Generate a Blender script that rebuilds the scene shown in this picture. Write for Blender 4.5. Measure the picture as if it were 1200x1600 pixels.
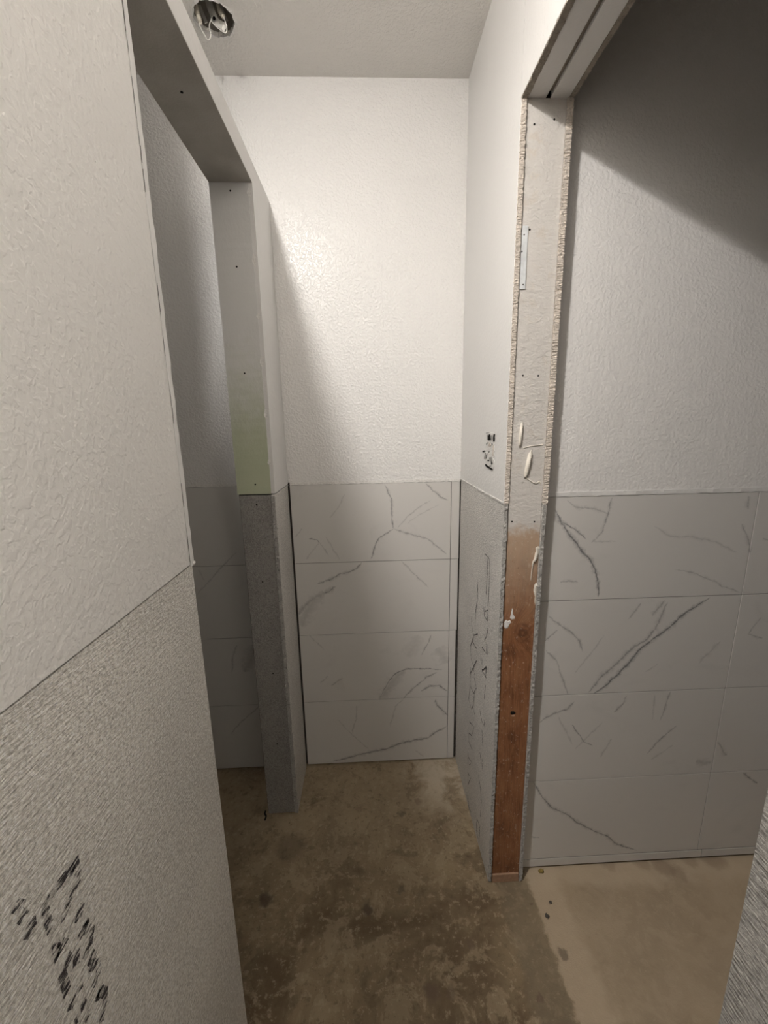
import bpy, bmesh, math, random
import numpy as np
from mathutils import Matrix, Vector
for o in list(bpy.data.objects): bpy.data.objects.remove(o, do_unlink=True)
random.seed(7)
SC = bpy.context.scene
COL = SC.collection

# ------------------------------------------------------------------ camera
YAW, PITCH, ROLL, FPX, CAMZ = 2.1071, -11.8889, -1.0528, 638.08, 1.4121
y_, t_, r_ = (math.radians(v) for v in (YAW, PITCH, ROLL))
fw = Vector((math.sin(y_)*math.cos(t_), math.cos(y_)*math.cos(t_), math.sin(t_)))
rt = Vector((math.cos(y_), -math.sin(y_), 0)); up = rt.cross(fw)
rt2 = math.cos(r_)*rt + math.sin(r_)*up; up2 = -math.sin(r_)*rt + math.cos(r_)*up
cd = bpy.data.cameras.new('camera'); cam = bpy.data.objects.new('camera', cd); COL.objects.link(cam)
m = Matrix((rt2, up2, -fw)).transposed().to_4x4(); m.translation = (0, 0, CAMZ); cam.matrix_world = m
cd.sensor_fit = 'HORIZONTAL'; cd.sensor_width = 36; cd.lens = FPX*36/1200; cd.clip_start = .01
SC.camera = cam

# ------------------------------------------------------------------ light
w = bpy.data.worlds.new('world'); SC.world = w; w.use_nodes = True
w.node_tree.nodes['Background'].inputs[0].default_value = (0, 0, 0, 1)
ld = bpy.data.lights.new('ceiling_bulb', 'POINT'); ld.energy = 13; ld.color = (1, .962, .915); ld.shadow_soft_size = .034
lo = bpy.data.objects.new('ceiling_bulb', ld); lo.location = (-.38, .235, 2.42); COL.objects.link(lo)
ad = bpy.data.lights.new('ceiling_diffuser', 'AREA'); ad.shape = 'DISK'; ad.size = .075; ad.energy = 17; ad.color = (1, .962, .915)
ao = bpy.data.objects.new('ceiling_diffuser', ad); ao.location = (-.38, .235, 2.44); COL.objects.link(ao)
hd = bpy.data.lights.new('hall_fill', 'POINT'); hd.energy = 5.5; hd.color = (1, .94, .87); hd.shadow_soft_size = .12  # unseen fill lamp, added behind the camera to lift the shade
ho = bpy.data.objects.new('hall_fill', hd); ho.location = (.03, -1.0, 2.25); COL.objects.link(ho)
vs = SC.view_settings
vs.view_transform = 'Standard'; vs.look = 'None'; vs.gamma = 1; vs.use_curve_mapping = False; vs.exposure = .15

# ------------------------------------------------------------------ measured layout (metres)
YB, HC = 1.494, 2.455            # back wall face, ceiling
XL, XLI = -.294, -.41            # left partition: hall face, inner face
XR, XRO = .3414, .4535           # right partition: hall face, outer face
YN, YJ = .6607, 1.2796           # left opening: near and far jamb
YP, YRN = 1.007, .2856           # right opening: far and near jamb
YR = 1.0379                      # tiled wall of the right room
ZT, ZS, ZH = 2.122, 2.064, 2.083 # top of left partition, its soffit, right header
T = .0125
VEINS_BACK=[([(0.0579,1.2024),(0.0713,1.174),(0.0828,1.1454),(0.0843,1.1025),(0.0851,1.0591),(0.0904,1.0312)],0.0062,0.55),
([(0.0904,1.0312),(0.0688,1.0172),(0.035,0.9982),(0.0178,0.9654),(0.0078,0.9321),(0.0023,0.9134)],0.0062,0.6),
([(0.0904,1.0312),(0.133,1.0153),(0.1831,0.9991),(0.2191,0.9877),(0.2554,0.9582),(0.2957,0.9231)],0.0076,0.4),
([(0.1047,1.033),(0.1406,1.0757),(0.1832,1.1107),(0.2326,1.138)],0.0041,0.3),
([(0.1404,1.0503),(0.1832,1.0818),(0.261,1.1194)],0.0041,0.2),
([(0.2112,1.2022),(0.2394,1.1734),(0.2678,1.1514),(0.2963,1.1343)],0.0062,0.5),
([(-0.2305,1.0023),(-0.1999,0.9956),(-0.1878,0.9827)],0.0041,0.7),
([(-0.1878,0.9827),(-0.1582,0.9335)],0.0041,0.3),
([(-0.1668,1.0078),(-0.1459,0.9703),(-0.1162,0.9134)],0.0048,0.22),
([(-0.1914,0.9828),(-0.2174,0.9577),(-0.2443,0.9212)],0.0048,0.22),
([(-0.0886,1.1708),(-0.1114,1.1219),(-0.126,1.1044),(-0.148,1.0799)],0.0048,0.2),
([(-0.2514,1.0431),(-0.2778,1.011)],0.0048,0.3),
([(-0.034,0.9032),(-0.0564,0.8774),(-0.0784,0.8667),(-0.1184,0.8581),(-0.1591,0.835),(-0.2067,0.8212)],0.0097,0.5),
([(-0.1349,0.8095),(-0.1536,0.7962),(-0.1833,0.7832),(-0.2131,0.7671),(-0.2432,0.7487),(-0.2663,0.7259),(-0.2918,0.6912)],0.0138,0.6),
([(-0.1385,0.8096),(-0.1496,0.8038),(-0.1612,0.7887),(-0.1818,0.7832)],0.0048,0.75),
([(-0.1906,0.7819),(-0.2289,0.7442),(-0.2611,0.6901),(-0.2786,0.6427)],0.0311,0.35),
([(0.1177,0.906),(0.1538,0.8629),(0.1977,0.819),(0.2236,0.7909)],0.0062,0.28),
([(0.0185,0.3056),(0.0427,0.3526),(0.0784,0.4115),(0.1056,0.4317),(0.1442,0.4428),(0.2135,0.438),(0.2833,0.4298)],0.0055,0.7),
([(0.0224,0.3054),(0.0582,0.3518),(0.0977,0.4106),(0.1287,0.4349)],0.029,0.42),
([(0.2358,0.5897),(0.2246,0.5571),(0.2057,0.5204),(0.1942,0.4999)],0.0048,0.5),
([(0.1828,0.5919),(0.1675,0.5429),(0.1368,0.4939)],0.0415,0.22),
([(0.2591,0.5307),(0.2825,0.4961),(0.3045,0.4613)],0.0415,0.3),
([(0.1199,0.3051),(0.1514,0.3388),(0.2137,0.3967),(0.2601,0.4205)],0.0076,0.45),
([(0.1943,0.3367),(0.2294,0.357),(0.2684,0.3595),(0.304,0.3316)],0.009,0.6),
([(-0.2509,0.6093),(-0.1949,0.5414)],0.0055,0.2),
([(-0.172,0.3799),(-0.1248,0.4121)],0.0055,0.3),
([(-0.2174,0.3906),(-0.1853,0.4233)],0.0055,0.3),
([(-0.1881,0.016),(-0.1317,0.0269),(-0.0751,0.0425),(-0.0027,0.0572),(0.0537,0.0682),(0.1021,0.0888),(0.1664,0.1021),(0.2226,0.1102),(0.2625,0.1404),(0.3064,0.161)],0.0117,0.55),
([(-0.0714,0.2879),(-0.0776,0.2169),(-0.0996,0.1456)],0.0041,0.3),
([(-0.1556,0.2209),(-0.0996,0.1456),(-0.0264,0.0679)],0.0041,0.25),
([(0.2533,0.2943),(0.2654,0.2626),(0.2935,0.2343),(0.3081,0.2137)],0.0097,0.5),
([(0.1199,0.3007),(0.0883,0.2712),(0.0633,0.1736)],0.0062,0.25),
([(0.1662,0.0574),(0.2067,0.0175)],0.0055,0.2),
([(-0.5019,0.9583),(-0.5608,0.9032),(-0.6686,0.7907)],0.0053,0.3),
([(-0.6513,0.8934),(-0.6353,0.848)],0.0053,0.2),
([(-0.4712,0.574),(-0.4858,0.5115),(-0.5159,0.456)],0.0353,0.5),
([(-0.5367,0.5767),(-0.5568,0.5286),(-0.5665,0.4582)],0.0082,0.3),
([(-0.5999,0.1712),(-0.5703,0.2078),(-0.4609,0.3076)],0.0059,0.35)]
VEINS_RIGHT=[([(0.4875,1.1956),(0.505,1.1611),(0.5348,1.1179),(0.5687,1.0778),(0.5986,1.0452),(0.6148,1.0125),(0.624,0.9796),(0.6322,0.9339)],0.0094,0.7),
([(0.5132,1.1532),(0.5489,1.133),(0.5818,1.1049)],0.005,0.65),
([(0.6414,1.218),(0.6364,1.1766),(0.6224,1.1232),(0.5983,1.0927)],0.0065,0.4),
([(0.52,1.2136),(0.544,1.1942),(0.5973,1.189),(0.6367,1.1728)],0.0065,0.3),
([(0.7636,1.1347),(0.8137,1.106),(0.877,1.1002),(0.9419,1.0864),(1.0108,1.0523)],0.0072,0.22),
([(0.8379,1.0117),(0.8913,0.9993),(0.9426,0.9771),(0.9952,0.9503),(1.0381,0.9363)],0.0058,0.3),
([(1.0152,1.2125),(1.0179,1.1742)],0.0101,0.35),
([(1.0087,1.1357),(1.0366,1.0876),(1.0469,1.0512)],0.0079,0.35),
([(0.5979,1.0966),(0.6675,1.0945)],0.0043,0.2),
([(0.5178,0.9833),(0.5449,0.9864),(0.5688,0.9815)],0.0072,0.3),
([(0.9547,0.9241),(0.9213,0.9025),(0.8805,0.8742),(0.8487,0.8366),(0.8036,0.8036),(0.7664,0.7699),(0.7382,0.7265),(0.7086,0.6916),(0.6787,0.6564),(0.6432,0.6332)],0.0094,0.8),
([(0.8306,0.9142),(0.8076,0.8382),(0.7799,0.7958),(0.7489,0.7794),(0.7049,0.7279),(0.6668,0.6935),(0.6264,0.634)],0.0115,0.42),
([(0.4931,0.8846),(0.5228,0.8579),(0.565,0.8305),(0.5874,0.8036),(0.6009,0.768)],0.0072,0.4),
([(0.4861,0.8078),(0.524,0.8408)],0.0043,0.5),
([(0.4918,0.7814),(0.5268,0.7446),(0.5423,0.6991),(0.5679,0.634)],0.0058,0.4),
([(0.7542,0.9128),(0.723,0.8673)],0.0065,0.3),
([(0.6591,0.8181),(0.5796,0.6974)],0.0043,0.22),
([(1.0047,0.7866),(0.9481,0.7173)],0.0101,0.2),
([(0.8301,0.7225),(0.7914,0.697)],0.005,0.2),
([(1.1135,0.8567),(1.0843,0.8098)],0.005,0.35),
([(1.0806,0.8074),(1.1296,0.7904)],0.0065,0.45),
([(0.8219,0.9187),(0.8013,0.8899),(0.7911,0.8733)],0.0101,0.35),
([(0.5907,0.6097),(0.5676,0.5827),(0.5264,0.5706),(0.4861,0.5442)],0.0072,0.5),
([(0.5886,0.5294),(0.6277,0.4692),(0.6591,0.4548)],0.0043,0.6),
([(0.6819,0.5342),(0.6038,0.446)],0.0043,0.25),
([(0.544,0.5603),(0.594,0.4613)],0.0058,0.22),
([(0.7453,0.6209),(0.7355,0.5933),(0.7129,0.566)],0.0072,0.45),
([(0.8299,0.6215),(0.8317,0.5362)],0.005,0.25),
([(0.8757,0.6287),(0.8658,0.5727),(0.8583,0.5301)],0.0058,0.4),
([(0.9125,0.5128),(0.8857,0.4849),(0.8549,0.4521),(0.8288,0.4138)],0.0058,0.45),
([(0.9084,0.4443),(0.8445,0.3928)],0.0058,0.22),
([(0.9898,0.3796),(1.0162,0.37),(1.0378,0.3749)],0.0173,0.5),
([(1.0491,0.4467),(1.0839,0.3946)],0.0101,0.35),
([(0.7134,0.4745),(0.6847,0.4118)],0.0058,0.22),
([(0.4812,0.3376),(0.511,0.2792),(0.5449,0.2352),(0.5961,0.2055),(0.6348,0.1708),(0.6827,0.1406),(0.7306,0.1155),(0.7709,0.0796),(0.8393,0.0469)],0.0086,0.6),
([(1.1486,0.3295),(1.2019,0.2847)],0.0072,0.5),
([(0.4845,0.1265),(0.5164,0.121)],0.005,0.3),
([(1.0751,1.0944),(1.0917,1.0859)],0.0065,0.3)]
PRINT_LEFT=[[(0.3316,1.0047),(0.3318,0.9895),(0.3292,0.9792),(0.322,0.9754),(0.3073,0.9698),(0.2932,0.9743),(0.2934,0.9909),(0.2933,1.0012),(0.3048,1.0051),(0.3182,1.0023),(0.3298,0.9976)],
[(0.2704,1.0374),(0.2757,1.0273)],
[(0.2838,1.003),(0.2768,1.0038),(0.2711,0.9994)],
[(0.2705,1.029),(0.2752,1.0161)],
[(0.3305,0.952),(0.3188,0.9439)],
[(0.3329,0.9281),(0.3178,0.927)],
[(0.3247,0.929),(0.3336,0.9106),(0.3277,0.9007),(0.3183,0.8969)],
[(0.295,0.9596),(0.2944,0.9403)],
[(0.3058,0.9462),(0.2992,0.9431),(0.2936,0.9484)],
[(0.3079,0.9246),(0.2984,0.9223)],
[(0.2942,0.9227),(0.2949,0.8962)],
[(0.3122,0.9174),(0.3089,0.9042)],
[(0.3328,0.8862),(0.3214,0.8825)],
[(0.3229,0.8816),(0.3333,0.8667),(0.3293,0.8581),(0.3212,0.8539)],
[(0.3123,0.8791),(0.3005,0.8828),(0.293,0.8766)],
[(0.3283,0.8394),(0.3215,0.8344)],
[(0.3267,0.8406),(0.3338,0.8244),(0.3289,0.8124),(0.3213,0.8044)],
[(0.3115,0.8563),(0.3034,0.8565)],
[(0.3123,0.8394),(0.305,0.8367)],
[(0.2982,0.8546),(0.2951,0.8547)]]
PRINT_RIGHT=[[(1.2297,0.921),(1.2196,0.8963),(1.2218,0.8499),(1.2388,0.7997),(1.2366,0.7793)],
[(1.283,0.7694),(1.2794,0.7356),(1.2529,0.714),(1.2029,0.7456)],
[(1.2525,0.7098),(1.2876,0.6539),(1.2751,0.6151),(1.2412,0.6042),(1.2071,0.6481)],
[(1.2741,0.6844),(1.2116,0.6891)],
[(1.2794,0.5752),(1.2837,0.5345)],
[(1.2407,0.6),(1.215,0.5806)],
[(1.154,1.034),(1.1111,1.0332),(1.1017,1.0038)],
[(1.1284,1.0275),(1.1233,0.9849),(1.1258,0.954),(1.1275,0.9154)],
[(1.1017,1.0038),(1.1027,0.9632),(1.1033,0.9183),(1.1056,0.8871)],
[(1.147,0.8639),(1.1378,0.8407),(1.1062,0.8408),(1.1043,0.8763),(1.1335,0.8585)],
[(1.0978,0.822),(1.1068,0.7938),(1.1287,0.7618),(1.1256,0.7915)],
[(1.1515,0.7284),(1.1062,0.7348),(1.1047,0.7754),(1.094,0.7381)],
[(1.1475,0.6934),(1.1426,0.6504),(1.1013,0.6936)],
[(1.1013,0.6936),(1.1033,0.6557)],
[(1.2329,0.6129),(1.2837,0.5476),(1.2794,0.5061),(1.2309,0.5074),(1.1991,0.5515),(1.2287,0.5734)],
[(1.2784,0.4957),(1.2931,0.4398),(1.2517,0.4312),(1.2266,0.4671)],
[(1.2148,0.5298),(1.2343,0.4502),(1.2056,0.4451)],
[(1.2747,0.3617),(1.2092,0.3927),(1.2413,0.3319),(1.2799,0.3107),(1.2766,0.278),(1.2268,0.2871)],
[(1.2818,0.2254),(1.2762,0.1699)],
[(1.2802,0.2088),(1.2308,0.2311),(1.2575,0.1938)],
[(1.274,0.1475),(1.2688,0.097),(1.2337,0.1629),(1.2734,0.1419)],
[(1.2858,0.048),(1.2614,0.0234),(1.2194,0.0258)],
[(1.2643,0.0518),(1.2482,-0.0001)],
[(1.1007,0.6876),(1.1432,0.6553),(1.0971,0.6568)],
[(1.1014,0.6299),(1.1103,0.5749)],
[(1.1506,0.504),(1.1236,0.4842),(1.1002,0.4881),(1.0953,0.5122)],
[(1.1204,0.456),(1.1071,0.4106)],
[(1.1343,0.3598),(1.1153,0.34),(1.0973,0.3254),(1.1096,0.3613)],
[(1.1411,0.2663),(1.1124,0.2402),(1.1004,0.2089),(1.1012,0.1414)],
[(1.1396,0.092),(1.1426,0.0356),(1.1062,0.0325),(1.1048,0.0976),(1.1342,0.0923)]]

# ------------------------------------------------------------------ node helpers
class NT:
    def __init__(s, name):
        s.m = bpy.data.materials.new(name); s.m.use_nodes = True
        s.t = s.m.node_tree; s.b = s.t.nodes['Principled BSDF']; s.out = s.t.nodes['Material Output']
    def n(s, typ, **kw):
        o = s.t.nodes.new(typ)
        for k, v in kw.items(): setattr(o, k, v)
        return o
    def put(s, sock, v):
        if hasattr(v, 'is_linked') or isinstance(v, bpy.types.NodeSocket): s.t.links.new(v, sock)
        else: sock.default_value = v
    def math(s, op, a, b=None, c=None, clamp=False):
        o = s.n('ShaderNodeMath', operation=op, use_clamp=clamp)
        for i, v in enumerate((a, b, c)):
            if v is not None: s.put(o.inputs[i], v)
        return o.outputs[0]
    def vmath(s, op, a, b):
        o = s.n('ShaderNodeVectorMath', operation=op); s.put(o.inputs[0], a); s.put(o.inputs[1], b)
        return o.outputs['Value'] if op == 'DOT_PRODUCT' else o.outputs[0]
    def pos(s): return s.n('ShaderNodeNewGeometry').outputs['Position']
    def xyz(s, v):
        o = s.n('ShaderNodeSeparateXYZ'); s.put(o.inputs[0], v); return o.outputs
    def scale(s, v, k):
        o = s.n('ShaderNodeMapping'); s.put(o.inputs[0], v); o.inputs['Scale'].default_value = k; return o.outputs[0]
    def noise(s, v, sc, det=3, rough=.55, dist=0, col=False):
        o = s.n('ShaderNodeTexNoise'); s.put(o.inputs['Vector'], v)
        o.inputs['Scale'].default_value = sc; o.inputs['Detail'].default_value = det
        o.inputs['Roughness'].default_value = rough; o.inputs['Distortion'].default_value = dist
        return o.outputs['Color' if col else 'Fac']
    def voro(s, v, sc, feat='F1'):
        o = s.n('ShaderNodeTexVoronoi', feature=feat); s.put(o.inputs['Vector'], v); o.inputs['Scale'].default_value = sc
        return o.outputs['Distance']
    def rng(s, v, a, b, c=0, d=1, smooth=True):
        o = s.n('ShaderNodeMapRange', interpolation_type='SMOOTHSTEP' if smooth else 'LINEAR')
        s.put(o.inputs[0], v)
        for i, x in zip((1, 2, 3, 4), (a, b, c, d)): s.put(o.inputs[i], x)
        return o.outputs[0]
    def mix(s, f, a, b):
        o = s.n('ShaderNodeMix', data_type='RGBA'); s.put(o.inputs[0], f)
        for i, v in ((6, a), (7, b)):
            if isinstance(v, tuple): v = (*v, 1)
            s.put(o.inputs[i], v)
        return o.outputs[2]
    def bump(s, h, dist, strength=1, prev=None):
        o = s.n('ShaderNodeBump'); o.inputs['Distance'].default_value = dist; o.inputs['Strength'].default_value = strength
        s.put(o.inputs['Height'], h)
        if prev is not None: s.put(o.inputs['Normal'], prev)
        return o.outputs[0]
    def done(s, col=None, rough=.5, spec=.5, nrm=None, metal=0):
        if col is not None: s.put(s.b.inputs['Base Color'], (*col, 1) if isinstance(col, tuple) else col)
        s.put(s.b.inputs['Roughness'], rough); s.b.inputs['Specular IOR Level'].default_value = spec
        s.b.inputs['Metallic'].default_value = metal
        if nrm is not None: s.put(s.b.inputs['Normal'], nrm)
        return s.m

def paint(name, col, sc=85, dist=.0012, rough=.42, spec=.4):
    g = NT(name); p = g.pos()
    a = g.noise(p, sc, 2.5, .5, .3); h = g.rng(a, .38, .66)
    b = g.noise(p, 1.7, 3)
    c = g.mix(g.rng(b, .35, .7), col, tuple(x*.965 for x in col))
    return g.done(c, rough, spec, g.bump(h, dist))

def gypsum_edge(name, col, k=.6):
    g = NT(name); p = g.pos()
    a = g.noise(p, 260, 3, .6); b = g.noise(p, 40, 3)
    c = g.mix(g.rng(b, .3, .7), col, tuple(x*.82 for x in col))
    c = g.mix(g.rng(a, .57, .68), c, tuple(x*k for x in col))
    return g.done(c, .85, .2, g.bump(a, .004))

def cement(name, col, light=0):
    g = NT(name); p = g.pos()
    rib = g.noise(g.scale(p, (1, .16, 1)), 330, 2, .6)               # woven fibre ribs running along the board
    grit = g.noise(p, 900, 2, .6); cloud = g.noise(p, 4, 4, .6)
    fib = g.noise(g.scale(p, (1, .3, 1)), 150, 3, .65)
    c = g.mix(g.rng(cloud, .3, .72), tuple(x*.86 for x in col), tuple(min(1, x*1.1) for x in col))
    salt = g.noise(g.scale(p, (1, .6, 1)), 420, 3, .7)
    c = g.mix(g.rng(salt, .5, .64, 0, .75), c, tuple(min(1, x*1.45) for x in col))
    c = g.mix(g.rng(salt, .48, .36, 0, .75), c, tuple(x*.55 for x in col))
    pep = g.noise(p, 210, 3, .7)
    c = g.mix(g.rng(pep, .52, .62, 0, .5), c, tuple(min(1, x*1.35) for x in col))
    c = g.mix(g.rng(pep, .46, .37, 0, .6), c, tuple(x*.55 for x in col))
    c = g.mix(g.rng(fib, .62, .78, 0, .6), c, tuple(x*.62 for x in col))
    n1 = g.bump(rib, .0022); n2 = g.bump(salt, .0011, 1, n1)
    return g.done(c, .36, .55, n2)

def marble(name, veins):
    g = NT(name); p = g.pos()
    o = g.xyz(p); cx = g.n('ShaderNodeCombineXYZ'); g.put(cx.inputs[0], o[0]); g.put(cx.inputs[1], o[2])
    q = cx.outputs[0]
    wob = g.vmath('SUBTRACT', g.noise(q, 38, 6, .72, col=True), (.5, .5, .5))
    k = g.n('ShaderNodeVectorMath', operation='SCALE'); g.put(k.inputs[0], wob); k.inputs['Scale'].default_value = .016
    q2 = g.vmath('ADD', q, k.outputs[0])
    tot = None
    wv = g.rng(g.noise(q, 48, 4, .65), .3, .7, .35, 1.5)
    for pts, wd, st in veins:
        a = Vector(pts[0]); b = Vector(pts[-1]); L = (b-a).length; e = (b-a)/L; nn = Vector((-e.y, e.x))
        ss = [(Vector(x)-a).dot(e)/L for x in pts]; tt = [(Vector(x)-a).dot(nn) for x in pts]
        lo_, hi_ = min(tt)-1e-4, max(tt)+1e-4
        s = g.math('ADD', g.vmath('DOT_PRODUCT', q2, (e.x/L, e.y/L, 0)), -a.dot(e)/L)
        t = g.math('ADD', g.vmath('DOT_PRODUCT', q2, (nn.x, nn.y, 0)), -a.dot(nn)-lo_)
        fc = g.n('ShaderNodeFloatCurve'); cu = fc.mapping.curves[0]
        P = [(min(1, max(0, x)), (y-lo_)/(hi_-lo_)) for x, y in zip(ss, tt)]
        cu.points[0].location = P[0]; cu.points[1].location = P[-1]
        for x in P[1:-1]: cu.points.new(*x)
        for x in cu.points: x.handle_type = 'VECTOR'
        fc.mapping.extend = 'HORIZONTAL'; fc.mapping.update(); g.put(fc.inputs['Value'], s)
        d = g.math('ABSOLUTE', g.math('SUBTRACT', t, g.math('MULTIPLY', fc.outputs[0], hi_-lo_)))
        ww = g.math('MULTIPLY', g.math('SUBTRACT', 1, g.math('POWER', g.math('ABSOLUTE', g.math('MULTIPLY_ADD', s, 2, -1)), 8)), wd*.85)
        ww = g.math('MAXIMUM', ww, 1e-6)
        ww = g.math('MULTIPLY', ww, wv)
        rr = g.math('DIVIDE', d, ww)
        halo = g.math('MULTIPLY', g.math('SUBTRACT', 1, g.math('MULTIPLY', rr, .8), clamp=True), st*.85)
        mk = g.math('MULTIPLY_ADD', g.math('SUBTRACT', 1, g.math('MULTIPLY', rr, 2.4), clamp=True), st*1.05 if wd < .012 else 0, halo)
        tot = mk if tot is None else g.math('MAXIMUM', tot, mk)
    brk = g.rng(g.noise(q, 75, 4, .7), .3, .6, .5, 1)
    tot = g.math('MULTIPLY', tot if tot is not None else 0.0, brk, clamp=True)
    haze = g.rng(g.noise(g.scale(q, (1, 1.6, 1)), 5, 5, .6, 1.2), .55, .8, 0, .12)
    tot = g.math('ADD', tot, haze, clamp=True)
    c = g.mix(tot, (.66, .64, .612), (.19, .185, .185))
    return g.done(c, .33, .45)

def flat(name, col, rough=.7, spec=.3, metal=0, bsc=0, bd=.001):
    g = NT(name); p = g.pos(); a = g.noise(p, bsc or 60, 3)
    c = g.mix(g.rng(a, .3, .7), tuple(x*.88 for x in col), tuple(min(1, x*1.06) for x in col))
    return g.done(c, rough, spec, g.bump(a, bd) if bsc else None, metal)

def mat_floor():
    g = NT('bare_concrete'); p = g.pos(); o = g.xyz(p)
    wob = g.vmath('SUBTRACT', g.noise(p, 9, 5, .65, col=True), (.5, .5, .5))
    k = g.n('ShaderNodeVectorMath', operation='SCALE'); g.put(k.inputs[0], wob); k.inputs['Scale'].default_value = .09
    q = g.vmath('ADD', p, k.outputs[0]); oq = g.xyz(q)
    k2 = g.n('ShaderNodeVectorMath', operation='SCALE'); g.put(k2.inputs[0], g.vmath('SUBTRACT', g.noise(p, 34, 5, .65, col=True), (.5, .5, .5))); k2.inputs['Scale'].default_value = .045
    q3 = g.vmath('ADD', p, k2.outputs[0]); o3 = g.xyz(q3)
    big = g.noise(p, 2.6, 5, .6, .6); mid = g.noise(p, 11, 6, .68, .5); fine = g.noise(p, 55, 5, .7); grit = g.noise(p, 300, 3, .6)
    c = g.mix(g.rng(big, .36, .64), (.14, .104, .066), (.30, .245, .168))
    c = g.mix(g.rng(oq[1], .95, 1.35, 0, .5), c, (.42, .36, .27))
    c = g.mix(g.rng(mid, .51, .58, 0, .5), c, (.39, .335, .25))
    c = g.mix(g.rng(mid, .45, .36, 0, .5), c, (.13, .097, .062))
    c = g.mix(g.rng(fine, .55, .63, 0, .5), c, (.44, .385, .30))
    c = g.mix(g.rng(fine, .44, .36, 0, .45), c, (.11, .082, .053))
    # right room: paler trowelled slab beyond the line of the old sill
    right = g.rng(o3[0], .462, .478)
    c = g.mix(g.math('MULTIPLY', right, g.rng(mid, .3, .7, .62, .85)), c, (.39, .33, .26))
    sill = g.math('MULTIPLY', right, g.rng(oq[0], .585, .545)); c = g.mix(g.math('MULTIPLY', sill, .55), c, (.48, .415, .335))
    trail = g.math('MULTIPLY', g.math('MULTIPLY', g.rng(o3[0], .35, .39), g.rng(o3[0], .474, .464)), g.rng(o[1], 1.03, .99))
    c = g.mix(g.math('MULTIPLY', trail, .6), c, (.215, .185, .14))
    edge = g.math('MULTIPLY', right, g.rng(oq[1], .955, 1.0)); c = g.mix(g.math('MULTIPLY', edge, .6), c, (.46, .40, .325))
    # pale scraped skin along the back right corner of the hall
    d = g.n('ShaderNodeVectorMath', operation='DISTANCE'); g.put(d.inputs[0], q); d.inputs[1].default_value = (.3, 1.42, 0)
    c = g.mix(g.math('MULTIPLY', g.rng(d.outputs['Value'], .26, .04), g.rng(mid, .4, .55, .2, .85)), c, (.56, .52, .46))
    for (x, y, rad, s, col) in FLOOR_SPOTS:
        d = g.n('ShaderNodeVectorMath', operation='DISTANCE'); g.put(d.inputs[0], q3); d.inputs[1].default_value = (x, y, 0)
        c = g.mix(g.rng(d.outputs['Value'], rad, rad*.45, 0, s), c, col)
    ti = g.n('ShaderNodeMix', data_type='RGBA', blend_type='MULTIPLY'); ti.inputs[0].default_value = 1; g.put(ti.inputs[6], c); ti.inputs[7].default_value = (.98, .91, .80, 1); c = ti.outputs[2]
    n = g.bump(fine, .002, .7); n = g.bump(grit, .0006, 1, n)
    return g.done(c, g.rng(mid, .3, .7, .55, .8), .3, n)

DK = (.095, .075, .058); PL = (.5, .47, .42); BR = (.15, .11, .085)
FLOOR_SPOTS = [(-.348, .995, .028, .8, DK), (-.035, .953, .018, .8, DK), (.128, .761, .026, .85, BR), (.177, .757, .02, .5, BR),
  (.493, .816, .019, .75, (.15, .125, .1)), (.395, .74, .014, .7, BR), (.489, .906, .007, .9, BR), (.514, .94, .006, .8, BR), (.455, .935, .006, .8, BR),
  (-.07, 1.278, .02, .4, BR), (.09, 1.25, .016, .6, DK), (.16, 1.3, .02, .45, BR), (.92, 1.02, .04, .4, BR), (.955, 1.0, .03, .35, BR), (.86, 1.035, .03, .35, BR), (.75, 1.04, .03, .3, BR), (1.1, 1.04, .05, .4, BR), (1.02, 1.035, .03, .3, BR),
  (.24, 1.43, .06, .6, PL), (-.36, 1.33, .06, .75, (.12, .08, .055)),
  (-.3, 1.15, .07, .5, (.13, .1, .075)), (.07, 1.0, .014, .5, DK),
  (.25, .85, .016, .5, BR)]

M = {}
M['paint'] = paint('white_wall_paint', (.82, .805, .785), 125, .0009, .26, .4)
M['paint_right'] = paint('white_soft_texture_paint', (.84, .82, .80), 125, .0005, .4, .4)
M['paint_fine'] = paint('white_fine_texture_paint', (.82, .805, .785), 130, .00022, .4, .4)
M['paint_knock'] = paint('white_heavy_texture_paint', (.83, .81, .78), 135, .0005, .62, .3)
M['ceiling'] = paint('white_ceiling_paint', (.82, .795, .755), 110, .0009, .7, .2)
M['smooth'] = paint('smooth_white_paint', (.78, .765, .745), 40, .0006, .5, .35)
M['plaster'] = flat('joint_plaster', (.8, .78, .75), .7, .3, 0, 180, .0015)
M['edge'] = gypsum_edge('raw_gypsum_edge', (.76, .68, .60))
M['edge_dirty'] = gypsum_edge('grubby_gypsum_edge', (.42, .37, .31))
M['cement'] = cement('fibre_cement_board', (.31, .295, .275))  # same board type as the paler ones, darkened in colour to read dimmer
M['cement_pale'] = cement('pale_fibre_cement_board', (.66, .635, .60))
M['cement_left'] = cement('lightened_fibre_cement_board', (.79, .755, .69))  # same board type as the darker ones, its extra light put into the colour
M['cement_edge'] = gypsum_edge('broken_cement_edge', (.50, .485, .46), .3)
M['mortar'] = flat('dark_mortar', (.09, .08, .07), .9, .1, 0, 200, .002)
M['grout'] = flat('thin_grey_grout', (.17, .16, .15), .8)
M['smudge'] = flat('grey_smudge', (.34, .33, .31), .8)
def tile_print(name, veins, x0, x1, z0, z1, e=.035):
    """marble print of one tile: only the veins that cross it"""
    near = [v for v in veins if max(p[0] for p in v[0]) > x0-e and min(p[0] for p in v[0]) < x1+e and max(p[1] for p in v[0]) > z0-e and min(p[1] for p in v[0]) < z1+e]
    return marble(name, near)
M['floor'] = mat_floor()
M['dark'] = flat('black_void', (.012, .011, .01), .9, .1)
M['caulk'] = flat('cream_caulk', (.82, .77, .68), .4, .5)
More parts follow.
